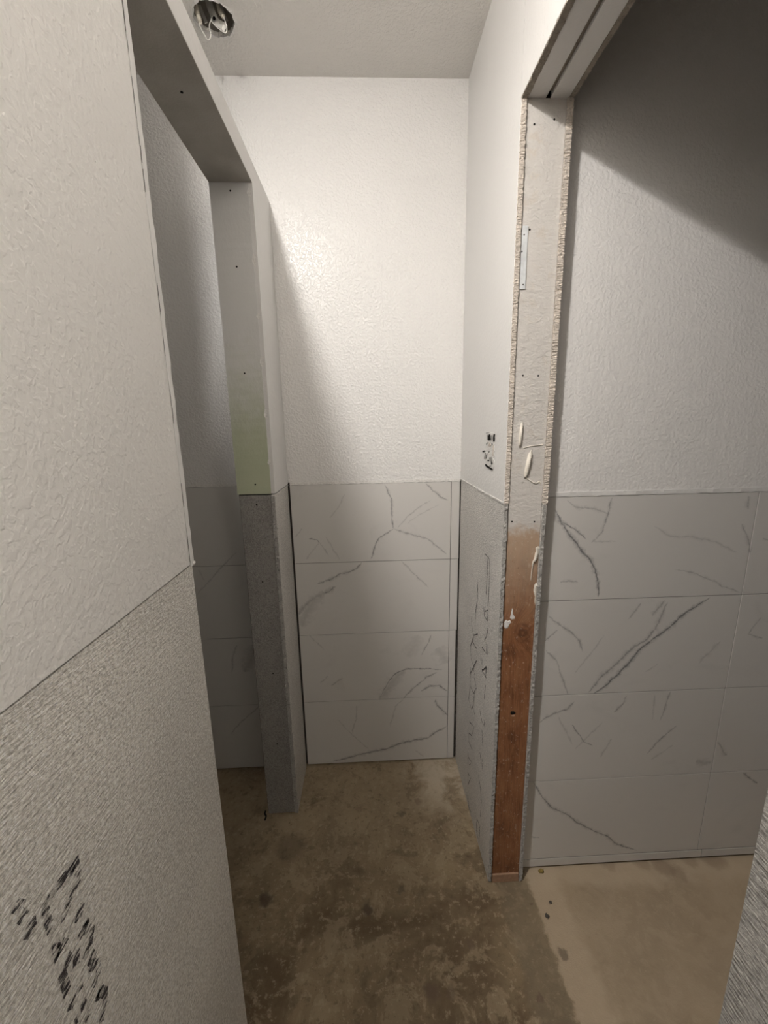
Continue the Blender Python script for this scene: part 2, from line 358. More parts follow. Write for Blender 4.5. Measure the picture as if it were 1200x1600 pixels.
M['metal'] = flat('galvanised_steel', (.6, .58, .54), .45, .5, .25)
M['can'] = flat('dull_housing_steel', (.38, .35, .3), .6, .4, .1)
M['wire'] = flat('white_wire_sheath', (.85, .82, .77), .45)
M['nut'] = flat('ivory_connector', (.62, .57, .48), .4, .5)
M['tag'] = flat('pale_blue_strip', (.72, .74, .75), .35, .5)
M['foam'] = flat('yellow_foam', (.27, .2, .06), .8, .2, 0, 200, .003)
M['plate'] = flat('fresh_cut_pine', (.40, .25, .165), .7, .2, 0, 120, .0008)

def mat_green():
    g = NT('green_drywall_overspray'); p = g.pos(); z = g.xyz(p)[2]; a = g.noise(p, 30, 4, .6); b = g.noise(g.scale(p, (1, 1, .5)), 170, 3, .7)
    f = g.rng(g.math('MULTIPLY_ADD', a, .22, z), 1.42, 1.80)
    c = g.mix(f, (.50, .535, .385), (.72, .71, .69))
    c = g.mix(g.rng(b, .66, .76, 0, .5), c, (.62, .62, .57))
    return g.done(c, .6, .3, g.bump(b, .0008))
M['green'] = mat_green()

def mat_soffit():
    g = NT('grey_bare_drywall_paper'); p = g.pos(); a = g.noise(p, 14, 4); b = g.noise(p, 220, 2)
    c = g.mix(g.rng(a, .3, .7), (.43, .405, .36), (.5, .475, .43))
    c = g.mix(g.rng(b, .7, .76, 0, .4), c, (.62, .6, .56))
    return g.done(c, .7, .25, g.bump(b, .0004))
M['soffit'] = mat_soffit()

def mat_stud():
    g = NT('stained_stud_with_paint'); p = g.pos(); o = g.xyz(p); z = o[2]
    v = g.vmath('SUBTRACT', p, (.409, 1.0, .853))
    # grain bends round the knot
    kd = g.n('ShaderNodeVectorMath', operation='LENGTH'); g.put(kd.inputs[0], g.scale(v, (1, .3, .8)))
    knot = g.rng(kd.outputs['Value'], .075, 0.0)
    x2 = g.math('MULTIPLY_ADD', knot, .045, o[0])
    cb = g.n('ShaderNodeCombineXYZ'); g.put(cb.inputs[0], x2); g.put(cb.inputs[2], g.math('MULTIPLY', z, .05))
    gr = g.noise(cb.outputs[0], 260, 4, .65, .8); cl = g.noise(g.scale(p, (1, 1, .45)), 24, 4, .6)
    c = g.mix(g.rng(gr, .3, .7), (.155, .062, .028), (.30, .135, .062))
    c = g.mix(g.rng(cl, .35, .7, 0, .6), c, (.345, .165, .078))
    c = g.mix(g.rng(cl, .42, .3, 0, .5), c, (.1, .042, .022))
    ring = g.math('SINE', g.math('MULTIPLY_ADD', kd.outputs['Value'], 420, g.math('MULTIPLY', g.noise(p, 60, 3), 9)))
    c = g.mix(g.math('MULTIPLY', g.rng(kd.outputs['Value'], .03, .014), g.rng(ring, -.6, .8, .3, .9)), c, (.12, .05, .025))
    sp = g.noise(p, 190, 3, .7); c = g.mix(g.rng(sp, .64, .72, 0, .7), c, (.60, .47, .36))
    # a paler thin wash of primer just under the paint line, then the paint itself
    zz = g.math('ADD', z, g.math('MULTIPLY', g.math('SUBTRACT', g.noise(p, 46, 4, .65), .5), .10))
    c = g.mix(g.rng(zz, .84, 1.14, 0, .75), c, (.53, .41, .30))
    fl = g.noise(g.scale(p, (1, 1, .7)), 110, 4, .75); c = g.mix(g.rng(fl, .61, .68, 0, .6), c, (.62, .52, .42))
    c = g.mix(g.rng(fl, .38, .31, 0, .6), c, (.11, .05, .028))
    c = g.mix(g.rng(zz, 1.115, 1.17), c, (.63, .60, .565))
    # rubbed raw patches in the paint, tan along the edges
    rb = g.noise(p, 20, 4, .65); up_ = g.rng(z, 1.2, 1.25)
    c = g.mix(g.math('MULTIPLY', up_, g.rng(rb, .56, .68, 0, .45)), c, (.60, .53, .45))
    br = g.noise(g.scale(p, (1, 1, 1.7)), 75, 3, .55, .6)
    hb = g.math('MULTIPLY', br, g.rng(z, 1.1, 1.2, .3, 1))
    n = g.bump(hb, .0022); n = g.bump(gr, .0006, .6, n)
    return g.done(c, g.rng(zz, 1.1, 1.16, .55, .45), .35, n)
M['stud'] = mat_stud()

def mat_ink(name, lo_, hi_):
    g = NT(name); p = g.pos()
    a = g.noise(g.scale(p, (1, .22, 1)), 300, 3, .7)
    tr = g.n('ShaderNodeBsdfTransparent'); mx = g.n('ShaderNodeMixShader')
    g.put(mx.inputs[0], g.rng(a, lo_, hi_)); g.t.links.new(tr.outputs[0], mx.inputs[1]); g.t.links.new(g.b.outputs[0], mx.inputs[2])
    g.t.links.new(mx.outputs[0], g.out.inputs[0])
    return g.done((.06, .052, .055), .7, .2)
M['ink'] = mat_ink('worn_black_ink', .46, .56); M['ink_fine'] = mat_ink('thin_black_ink', .38, .5)

# ------------------------------------------------------------------ mesh helpers
def link(name, me, mat, parent=None):
    o = bpy.data.objects.new(name, me); COL.objects.link(o)
    if mat is not None and not me.materials: me.materials.append(mat if not isinstance(mat, str) else M[mat])
    if parent is not None: o.parent = parent
    return o
def mesh(name, V, F, smooth=False):
    me = bpy.data.meshes.new(name); me.from_pydata([tuple(v) for v in V], [], F); me.update()
    bm = bmesh.new(); bm.from_mesh(me); bmesh.ops.recalc_face_normals(bm, faces=bm.faces); bm.to_mesh(me); bm.free()
    if smooth:
        for p in me.polygons: p.use_smooth = True
    return me
def boxes(name, L, mat, parent=None, bevel=0):
    bm = bmesh.new()
    for (x0, x1, y0, y1, z0, z1) in L:
        r = bmesh.ops.create_cube(bm, size=1)
        for v in r['verts']:
            v.co = Vector((x0+(v.co.x+.5)*(x1-x0), y0+(v.co.y+.5)*(y1-y0), z0+(v.co.z+.5)*(z1-z0)))
    if bevel: bmesh.ops.bevel(bm, geom=list(bm.edges), offset=bevel, segments=1, affect='EDGES')
    me = bpy.data.meshes.new(name); bm.to_mesh(me); bm.free()
    return link(name, me, mat, parent)
def box(name, x0, x1, y0, y1, z0, z1, mat, parent=None, bevel=0):
    return boxes(name, [(x0, x1, y0, y1, z0, z1)], mat, parent, bevel)
def rough_bar(name, x0, x1, y0, y1, z0, z1, mat, parent, axis=2, seg=90, jit=(.0015, .003), ends=0, edge_mat=None, face=None):
    """a long board whose cut arris is ragged: cross-section jittered along one axis"""
    V, F = [], []
    lo = (x0, y0, z0); hi = (x1, y1, z1); oth = [i for i in range(3) if i != axis]
    ja = jb = 0
    for i in range(seg+1):
        t = i/seg; c = lo[axis]+(hi[axis]-lo[axis])*t
        for (a, b) in ((0, 0), (1, 0), (1, 1), (0, 1)):
            p = [0, 0, 0]; p[axis] = c
            e = ends*random.uniform(-1, 1) if i in (0, seg) else 0
            p[axis] += e
            p[oth[0]] = (hi if a else lo)[oth[0]] + random.uniform(-1, 1)*jit[0]*(1 if i % 3 else 1.4)
            p[oth[1]] = (hi if b else lo)[oth[1]] + (random.uniform(-1, 1)*jit[1] if b == 0 else 0)
            V.append(p)
    for i in range(seg):
        for k in range(4):
            a = i*4+k; b = i*4+(k+1) % 4; F.append((a, b, b+4, a+4))
    F.append((0, 1, 2, 3)); F.append(tuple(seg*4+k for k in range(4)))
    return link(name, mesh(name, V, F), mat, parent)
def tube(name, pts, r, mat, parent=None, n=8, sub=6):
    P = [Vector(p) for p in pts]; Q = []
    for i in range(len(P)-1):                                   # Catmull-Rom
        p0, p1, p2, p3 = P[max(i-1, 0)], P[i], P[i+1], P[min(i+2, len(P)-1)]
        for k in range(sub):
            t = k/sub; Q.append(.5*((2*p1)+(-p0+p2)*t+(2*p0-5*p1+4*p2-p3)*t*t+(-p0+3*p1-3*p2+p3)*t**3))
    Q.append(P[-1]); V, F = [], []
    for i, c in enumerate(Q):
        d = (Q[min(i+1, len(Q)-1)]-Q[max(i-1, 0)]).normalized()
        u = d.cross(Vector((.1, .9, .2))).normalized(); v = d.cross(u)
        rr = r[min(len(r)-1, int(i/len(Q)*len(r)))] if isinstance(r, (list, tuple)) else r
        for k in range(n):
            a = 2*math.pi*k/n; V.append(c+u*math.cos(a)*rr+v*math.sin(a)*rr)
    for i in range(len(Q)-1):
        for k in range(n): F.append((i*n+k, i*n+(k+1) % n, (i+1)*n+(k+1) % n, (i+1)*n+k))
    F.append(tuple(range(n))); F.append(tuple((len(Q)-1)*n+k for k in range(n)))
    return link(name, mesh(name, V, F, True), mat, parent)
def lump(name, c, s, mat, parent=None, seed=0, sub=2, rot=None, amp=.3):
    rnd = random.Random(seed); bm = bmesh.new(); bmesh.ops.create_icosphere(bm, subdivisions=sub, radius=1)
    for v in bm.verts: v.co *= 1+amp*(rnd.random()-.5)
    R = rot or Matrix.Identity(3)
    for v in bm.verts: v.co = R @ Vector((v.co.x*s[0], v.co.y*s[1], v.co.z*s[2])) + Vector(c)
    for f in bm.faces: f.smooth = True
    me = bpy.data.meshes.new(name); bm.to_mesh(me); bm.free()
    return link(name, me, mat, parent)
def strokes(name, lines, x, side, wd, mat, parent):
    """flat printed strokes on a wall of constant x; lines hold (y, z)"""
    V, F = [], []
    for ln in lines:
        P = [Vector(p) for p in ln]; n0 = len(V)
        for i, p in enumerate(P):
            d = (P[min(i+1, len(P)-1)]-P[max(i-1, 0)])
            d = d.normalized() if d.length else Vector((1, 0)); n = Vector((-d.y, d.x))*wd/2
            for q in (p+n, p-n): V.append((x+side*.0006, q.x, q.y))
        for i in range(len(P)-1): F.append((n0+2*i, n0+2*i+1, n0+2*i+3, n0+2*i+2))
    return link(name, mesh(name, V, F), mat, parent)
def dots(name, spots, mat, parent, axis, r=.0022):
    me = None
    for s in spots:
        if me is None:
            bm = bmesh.new(); bmesh.ops.create_cone(bm, cap_ends=True, segments=10, radius1=r, radius2=r*.8, depth=.0012)
            me = bpy.data.meshes.new(name); bm.to_mesh(me); bm.free()
        o = link(name, me, mat, parent); o.location = s
        if axis == 'y': o.rotation_euler = (math.pi/2, 0, 0)
        if axis == 'x': o.rotation_euler = (0, math.pi/2, 0)
def struct(o, label=None):
    o['kind'] = 'structure'
    if label: o['label'] = label
    return o
def thing(o, label, cat, group=None):
    o['label'] = label; o['category'] = cat
    if group: o['group'] = group
    return o

# ------------------------------------------------------------------ floor, ceiling and the walls out of view
X0, X1, Y0 = -1.6, 1.8, -1.5
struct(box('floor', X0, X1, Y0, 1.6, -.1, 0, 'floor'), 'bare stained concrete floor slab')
HX, HY, HR = -.369, 1.318, .052
def ceiling():
    n = 48; V, F = [], []
    rim = [(HX+HR*(1+random.uniform(-.05, .05))*math.cos(2*math.pi*i/n), HY+HR*(1+random.uniform(-.05, .05))*math.sin(2*math.pi*i/n)) for i in range(n)]
    sq = []
    for i in range(n):
        a = 2*math.pi*i/n; c, s = math.cos(a), math.sin(a); k = .15/max(abs(c), abs(s)); sq.append((HX+c*k, HY+s*k))
    for z in (HC, HC+T):
        for p in rim: V.append((*p, z))
        for p in sq: V.append((*p, z))
    for i in range(n):
        j = (i+1) % n
        F.append((i, j, n+j, n+i)); F.append((2*n+i, 2*n+j, 3*n+j, 3*n+i)); F.append((i, j, 2*n+j, 2*n+i))
    a, b, c, d = HX-.15, HX+.15, HY-.15, HY+.15
    for (x0, x1, y0, y1) in ((X0, a, Y0, 1.6), (b, X1, Y0, 1.6), (a, b, Y0, c), (a, b, d, 1.6)):
        k = len(V); V += [(x0, y0, HC), (x1, y0, HC), (x1, y1, HC), (x0, y1, HC), (x0, y0, HC+T), (x1, y0, HC+T), (x1, y1, HC+T), (x0, y1, HC+T)]
        F += [(k, k+1, k+2, k+3), (k+4, k+5, k+6, k+7), (k, k+1, k+5, k+4), (k+1, k+2, k+6, k+5), (k+2, k+3, k+7, k+6), (k+3, k, k+4, k+7)]
    o = struct(link('ceiling', mesh('ceiling', V, F), 'ceiling'), 'off-white ceiling with a rough round hole')
    # torn paper lip round the cut
    V, F = [], []
    for i in range(n):
        a = 2*math.pi*i/n; x, y = rim[i]; r2 = random.uniform(.001, .006); dz = random.uniform(.0005, .003)
        V += [(x, y, HC+.004), (x-.002*math.cos(a), y-.002*math.sin(a), HC-dz), (x+r2*math.cos(a), y+r2*math.sin(a), HC-.0003)]
    for i in range(n):
        j = (i+1) % n; F += [(3*i, 3*j, 3*j+1, 3*i+1), (3*i+1, 3*j+1, 3*j+2, 3*i+2)]
    link('torn_paper_rim', mesh('rim', V, F), 'plaster', o)
ceiling()
struct(box('wall_rear', X0, X1, Y0-.1, Y0, 0, HC, 'paint'))
struct(box('wall_far_left', X0-.1, X0, Y0, 1.6, 0, HC, 'paint'))
struct(box('wall_far_right', X1, X1+.1, Y0, 1.6, 0, HC, 'paint'))
struct(box('wall_shade_block', X0, -.4215, Y0, YN-.008, 0, HC, 'smooth'))  # unseen solid wall added behind the partition, keeps the left room dim

# ------------------------------------------------------------------ back wall with marble tiles
RB = [.006, .3057, .6054, .9051, 1.2065]
wb = struct(box('wall_back', X0, XRO, YB+.012, YB+.1, 0, HC, 'mortar'), 'white textured back wall above marble-look tiles')
box('drywall_panel', X0, XR+.006, YB+.001, YB+.012, 1.2165, HC, 'paint', wb)
def tile_row(z0, z1, xs, y, mat, parent, gap=.0011):
    for a, b in xs:
        box('tile', a+gap, b-gap, y, y+.009, z0+gap, z1-gap, tile_print('marble_print', mat, a, b, z0, z1), parent, .0005)
for i in range(4):
    z0, z1 = RB[i], RB[i+1]
    tile_row(z0, z1, [(-1.03, -.416), (XL+.0045, .3075), (.3075, .3412-(.0055 if i < 2 else .0004 if i == 3 else .0015)-random.uniform(0, .0004))], YB, VEINS_BACK, wb)
rough_bar('joint_bead', XL+.006, XR-.001, YB-.0005, YB+.01, 1.2065, 1.2165, 'plaster', wb, axis=0, seg=60, jit=(.0008, .0006))
rough_bar('joint_bead', -1.03, -.412, YB-.0005, YB+.01, 1.2065, 1.2165, 'plaster', wb, axis=0, seg=40, jit=(.0008, .0006))
box('grout_bed', -1.03, -.412, YB+.0025, YB+.0119, .008, 1.206, 'grout', wb)
box('grout_bed', XL+.0085, .335, YB+.0025, YB+.0119, .008, 1.206, 'grout', wb)

# ------------------------------------------------------------------ tiled wall of the right room
RR = [.0377, .3346, .6315, .9284, 1.2225]
wr = struct(box('wall_right_room', XRO-.012, X1, YR+.012, YR+.1, 0, HC, 'mortar'), 'white textured wall of the right room above marble-look tiles')
box('drywall_panel', XRO-.012, X1, YR+.001, YR+.012, 1.2325, HC, 'paint_right', wr)
XT = [(.452, 1.0441), (1.0441, 1.652), (1.652, 1.79)]
for i in range(4): tile_row(RR[i], RR[i+1], XT, YR, VEINS_RIGHT, wr)
tile_row(.007, RR[0]-.0015, [(.452, 1.06), (1.06, 1.67), (1.67, 1.79)], YR, VEINS_RIGHT, wr)
box('grout_bed', .452, X1-.01, YR+.0022, YR+.0119, .0085, 1.222, 'grout', wr)
rough_bar('joint_bead', .452, X1-.01, YR-.001, YR+.011, 1.2225, 1.2335, 'smooth', wr, axis=0, seg=90, jit=(.0008, .0006))

# ------------------------------------------------------------------ left partition with its opening
ZJ = 1.1944
wl = struct(boxes('wall_left', [(XLI, XL-T, Y0, YN-T, 0, ZT-T), (XLI+T, XL-T, YN-T, YJ+T, ZS+T, ZT-T), (XLI, XL-T, YJ+T, YB+.012, 0, ZT-T)], 'mortar'),
            'low white partition on the left with a doorway')
rough_bar('drywall_panel', XL-T, XL, Y0, YN-T-.0015, ZJ+.0022, ZT, 'paint_knock', wl, axis=2, seg=60, jit=(0, 0))
cbn = box('cement_board', XL-T, XL-.0018, Y0, YN-.004, .004, ZJ-.001, 'cement_left', wl)
strokes('printed_lettering', PRINT_LEFT, XL-.0018, 1, .0095, 'ink', cbn)
rough_bar('jamb_lining', XLI, XL+.0003, YN-T, YN, ZJ-.002, ZS+T, 'smooth', wl, axis=2, seg=50, jit=(.0006, 0))
box('jamb_lining', XLI, XL-T-.001, YN-T, YN-.006, .003, ZJ-.003, 'cement', wl)
# worn corner: chips and cracks along the seam between panel and lining
V, F = [], []
z = 1.2
while z < 2.1:
    l = random.uniform(.006, .05); wd = random.uniform(.0004, .0014); yy = YN-T-.0008+random.uniform(-.0012, .0012)
    if random.random() < .72:
        k = len(V); V += [(XL+.0006, yy-wd, z), (XL+.0006, yy+wd*.4, z+.001), (XL+.0006, yy+wd, z+l), (XL+.0006, yy-wd*.3, z+l*.96)]; F.append((k, k+1, k+2, k+3))
    z += l*random.uniform(.8, 1.5)
link('seam_crack', mesh('crack', V, F), 'mortar', wl)
lump('plaster_crumb', (XL-.001, YN-.002, ZJ+.001), (.004, .005, .004), 'plaster', wl, 3)
box('header_panel', XL-T, XL, YN-T, YJ, ZS+.0016, ZT, 'smooth', wl)
box('soffit_lining', XLI, XL-.0004, YN, YJ, ZS, ZS+.0015, 'soffit', wl)
box('header_core', XLI, XL-T-.0002, YN, YJ, ZS+.0017, ZS+T-.0002, 'mortar', wl)
box('top_cap', XLI, XL-T, Y0, YB, ZT-T, ZT, 'smooth', wl)
box('drywall_panel', XL-T, XL, YJ, YB-.001, 1.2112, ZT, 'smooth', wl)
box('drywall_panel', XLI-.0005, XLI+.001, YJ+.0005, YB+.001, 1.2112, ZT, 'smooth', wl)
rough_bar('jamb_lining', XLI, XL-T+.0005, YJ-.0005, YJ+T, 1.2105, ZS, 'green', wl, axis=2, seg=70, jit=(.0006, .0004))
rough_bar('jamb_cement_board', XLI+.005, XL-T-.0012, YJ-.0005, YJ+T-.001, .003, 1.2065, 'cement', wl, axis=2, seg=70, jit=(.0007, .0004))
rough_bar('cement_board', XL-T, XL-.0006, YJ-.002, YB-.004, .004, 1.2045, 'cement_pale', wl, axis=2, seg=90, jit=(0, .0025))
rough_bar('broken_edge', XL-T+.0005, XL-.0012, YJ-.005, YJ-.001, .004, 1.203, 'cement_edge', wl, axis=2, seg=260, jit=(.0009, .0014))
box('joint_bead', XL-T, XL+.0004, YJ+.002, YB-.002, 1.2045, 1.2072, 'plaster', wl)
# torn paper flaps along the panel edge
for zz, h in ((2.03, .02), (1.86, .03), (1.72, .016), (1.59, .03), (1.44, .03), (1.3, .02)):
    V = [(XL-T+.001, YJ-.001, zz), (XL-T-.003, YJ-.004, zz+h*.35), (XL-T+.001, YJ-.003, zz+h), (XL-.004, YJ-.0012, zz+h*.9), (XL-.006, YJ-.001, zz-.004)]
    link('torn_paper', mesh('flap', V, [(0, 1, 2), (0, 2, 3, 4)]), 'plaster', wl)
dots('screw_hole', [(-.354, YJ-.0008, 2.044), (-.354, YJ-.0008, 1.857), (-.357, YJ-.0008, 1.572), (-.353, YJ-.0008, 1.241), (-.354, YJ-.0008, 1.176),
                    (-.356, YJ-.0008, .919), (-.346, YJ-.0008, .584), (-.352, YJ-.0008, .302)], 'dark', wl, 'y', .0028)
dots('screw_hole', [(-.348, .974, ZS-.0004)], 'dark', wl, 'z', .003)

# ------------------------------------------------------------------ right partition: boards, stud and header
SX0, SX1 = XR+T, XRO-T
ZJR = 1.2161
wp = struct(boxes('wall_right', [(SX0, SX1, YP+.038, YB+.01, 0, HC), (SX0+.002, SX1-.002, YRN, YP+.038, ZH+.25, HC), (SX0, SX1, Y0, YRN-.02, 0, HC)], 'mortar'),
            'partition on the right with a doorway and stripped jamb')
rough_bar('drywall_panel', XR, SX0-.0006, YP-.001, YB-.0005, ZJR, HC, 'paint_fine', wp, axis=2, seg=140, jit=(0, .0012))
rough_bar('raw_edge', XR+.001, SX0-.001, YP-.0048, YP-.001, ZJR-.003, ZH-.004, 'edge', wp, axis=2, seg=420, jit=(.0006, .0011), ends=.002)
box('drywall_panel', XR, SX0-.0006, YRN, YP-.002, ZH, HC, 'paint_fine', wp)
rough_bar('drywall_panel', SX1+.0006, XRO, YP-.001, YR, ZJR+.001, ZH-.001, 'paint_fine', wp, axis=2, seg=140, jit=(0, .0012))
rough_bar('raw_edge', SX1-.001, XRO-.0005, YP-.005, YP-.001, ZJR-.004, ZH-.002, 'edge', wp, axis=2, seg=420, jit=(.0009, .0012), ends=.002)
box('drywall_panel', SX1+.0006, XRO, YRN, YR+.001, ZH, HC, 'paint', wp)
cbr = rough_bar('cement_board', XR+.001, SX0-.0022, YP-.003, YB-.004, .009, ZJR-.0045, 'cement_pale', wp, axis=2, seg=120, jit=(0, .002))
strokes('printed_lettering', PRINT_RIGHT, XR+.0006, -1, .004, 'ink_fine', cbr)
rough_bar('broken_edge', XR+.0014, SX0-.0026, YP-.0056, YP-.0015, .009, ZJR-.006, 'cement_edge', wp, axis=2, seg=170, jit=(.0009, .0015))
rough_bar('cement_board', SX1+.0006, XRO-.003, YP-.003, YR-.001, .004, ZJR-.007, 'cement_pale', wp, axis=2, seg=120, jit=(.0006, .002))
rough_bar('broken_edge', SX1+.001, XRO-.0034, YP-.0056, YP-.0015, .004, ZJR-.008, 'cement_edge', wp, axis=2, seg=170, jit=(.0009, .0015))
rough_bar('joint_bead', XR-.0012, XR+.004, YP, YB-.002, ZJR-.0042, ZJR+.0008, 'plaster', wp, axis=1, seg=40, jit=(.0008, .0012))
# mortar smear in the gap beside the tiles
rough_bar('mortar_smear', XR-.0035, XR+.001, YB-.006, YB+.008, .03, .6, 'mortar', wp, axis=2, seg=60, jit=(.0022, .004))
stud = box('stud', SX0+.0012, SX1-.0004, YP, YP+.038, .031, ZH, 'stud', wp, .001)
dots('nail_hole', [(.3727, YP-.0003, 2.035), (.4151, YP-.0003, 2.044), (.3749, YP-.0003, 1.524), (.4121, YP-.0003, 1.523), (.3654, YP-.0003, 1.166), (.4239, YP-.0003, 1.164), (.374, YP-.0003, 1.835)], 'dark', stud, 'y', .0024)
dots('nail_hole', [(.3777, YP-.0003, .752), (.4168, YP-.0003, .762), (.3751, YP-.0003, .436), (.4189, YP-.0003, .436), (.383, YP-.0003, .20), (.418, YP-.0003, .385)], 'plate', stud, 'y', .0028)
o = lump('bolt_hole', (.394, YP+.0005, .604), (.0085, .0015, .0065), 'dark', stud, 5, 2, None, .35)
lump('bolt_washer', (.395, YP-.0002, .595), (.006, .001, .0035), 'plate', stud, 6, 2)
# caulk and paint drips
lump('caulk_drip', (.376, YP-.002, 1.386), (.0036, .005, .03), 'caulk', stud, 11, 3, Matrix.Rotation(.06, 3, 'Y'), .2)
lump('caulk_drip', (.3985, YP-.002, 1.312), (.0058, .006, .034), 'caulk', stud, 12, 3, Matrix.Rotation(.16, 3, 'Y'), .25)
tube('caulk_drip', [(.395, YP-.0005, 1.279), (.405, YP-.0008, 1.272), (.42, YP-.001, 1.264), (.43, YP-.001, 1.268), (.434, YP-.0005, 1.262)], .0014, 'caulk', stud)
tube('caulk_drip', [(.384, YP-.0003, 1.352), (.398, YP-.0006, 1.356), (.415, YP-.0006, 1.358), (.433, YP-.0003, 1.36)], .0012, 'caulk', stud)
tube('caulk_drip', [(.433, YP-.001, 1.095), (.4335, YP-.002, 1.08), (.4305, YP-.002, 1.062), (.4265, YP-.001, 1.055), (.4245, YP-.0005, 1.03), (.4235, YP-.0003, 1.005)], [.0022, .0036, .0036, .0022, .0012, .001], 'caulk', stud)
def splat(name, pts, mat, th=.0012):
    n = len(pts); cx = sum(p[0] for p in pts)/n; cz = sum(p[1] for p in pts)/n
    V = [(x, YP+.0002, z) for x, z in pts]+[(cx+(x-cx)*.72, YP-th, cz+(z-cz)*.72) for x, z in pts]
    F = [tuple(range(n, 2*n)), tuple(range(n))]+[(k, (k+1) % n, n+(k+1) % n, n+k) for k in range(n)]
    return link(name, mesh(name, V, F), mat, stud)
def blob(x, z, a, b, seed, n=11, tilt=0):
    rn = random.Random(seed); P = []
    for k in range(n):
        t = 2*math.pi*k/n; r = rn.uniform(.55, 1.25); u, v = a*r*math.cos(t), b*r*math.sin(t)
        P.append((x+u*math.cos(tilt)-v*math.sin(tilt), z+u*math.sin(tilt)+v*math.cos(tilt)))
    return P
splat('caulk_drip', [(.4405, .998), (.437, .997), (.4335, .99), (.4325, .975), (.434, .966), (.4372, .957), (.4365, .946), (.4385, .936), (.4405, .934)], 'caulk', .003)
splat('caulk_drip', [(.4405, 1.098), (.4355, 1.099), (.4362, 1.088), (.433, 1.07), (.4285, 1.062), (.4282, 1.059), (.435, 1.06), (.4392, 1.066), (.4402, 1.08)], 'caulk', .002)
splat('paint_fleck', [(.372, .897), (.3745, .911), (.377, .928), (.3795, .921), (.3808, .908), (.3868, .9), (.3855, .894), (.378, .893)], 'smooth')
splat('paint_fleck', [(.3565, .887), (.362, .894), (.367, .89), (.373, .893), (.3765, .886), (.371, .876), (.3685, .868), (.362, .866), (.357, .872)], 'smooth')
for q, (x, z, a, b) in enumerate(((.364, .952, .0017, .006), (.395, .41, .003, .0018), (.392, .395, .0014, .004), (.386, .33, .0015, .005), (.366, .65, .0012, .004), (.418, .70, .0012, .003), (.431, .56, .0012, .004), (.40, .14, .0012, .004),
        (.41, 1.02, .0012, .004), (.372, 1.06, .0014, .003), (.398, .94, .001, .004), (.425, .82, .0011, .004), (.38, .81, .0012, .003), (.361, .78, .001, .005), (.407, .53, .001, .003), (.425, .25, .0012, .003), (.375, .26, .001, .003), (.388, .69, .001, .003))):
    splat('paint_fleck', blob(x, z, a, b, 50+q, 8, .2*(q % 3-1)), 'plate', .0007)
tag = box('paper_strip', .3565, .3695, YP-.0022, YP-.0006, 1.713, 1.842, 'tag', wp)
dots('staple', [(.361, YP-.0026, 1.824), (.358, YP-.0026, 1.79), (.364, YP-.0026, 1.722)], 'mortar', tag, 'y', .0017)
box('bottom_plate', SX0+.0015, SX1-.0015, YP-.004, YB, .0, .0305, 'plate', wp, .001)
# header over the opening: raw board edges either side of two painted timbers
HY0, HY1 = YRN, YP+.002
rough_bar('header_edge', XR+.0006, SX0+.001, HY0, HY1, ZH-.003, ZH+.002, 'edge_dirty', wp, axis=1, seg=90, jit=(.0008, .0012))
box('header_timber', SX0+.0012, .3945, HY0, HY1, ZH-.001, ZH+.24, 'paint_fine', wp, .0008)
box('header_timber', .4045, SX1+.002, HY0, HY1, ZH-.0015, ZH+.24, 'paint_fine', wp, .0008)
box('header_spacer', .3945, .4045, HY0, HY1-.012, ZH+.006, ZH+.24, 'edge_dirty', wp)
rough_bar('header_edge', SX1+.0022, XRO-.0006, HY0, HY1, ZH-.0025, ZH+.002, 'edge_dirty', wp, axis=1, seg=90, jit=(.0008, .0012))
# near jamb beside the camera
rough_bar('cement_board', XR, SX0, Y0, YRN, .006, ZJR-.003, 'cement', wp, axis=2, seg=80, jit=(0, .0))
box('drywall_panel', XR, SX0, Y0, YRN, ZJR, HC, 'paint', wp)
box('jamb_lining', SX0, XRO, YRN-.02, YRN-.002, 0, ZH, 'plate', wp)
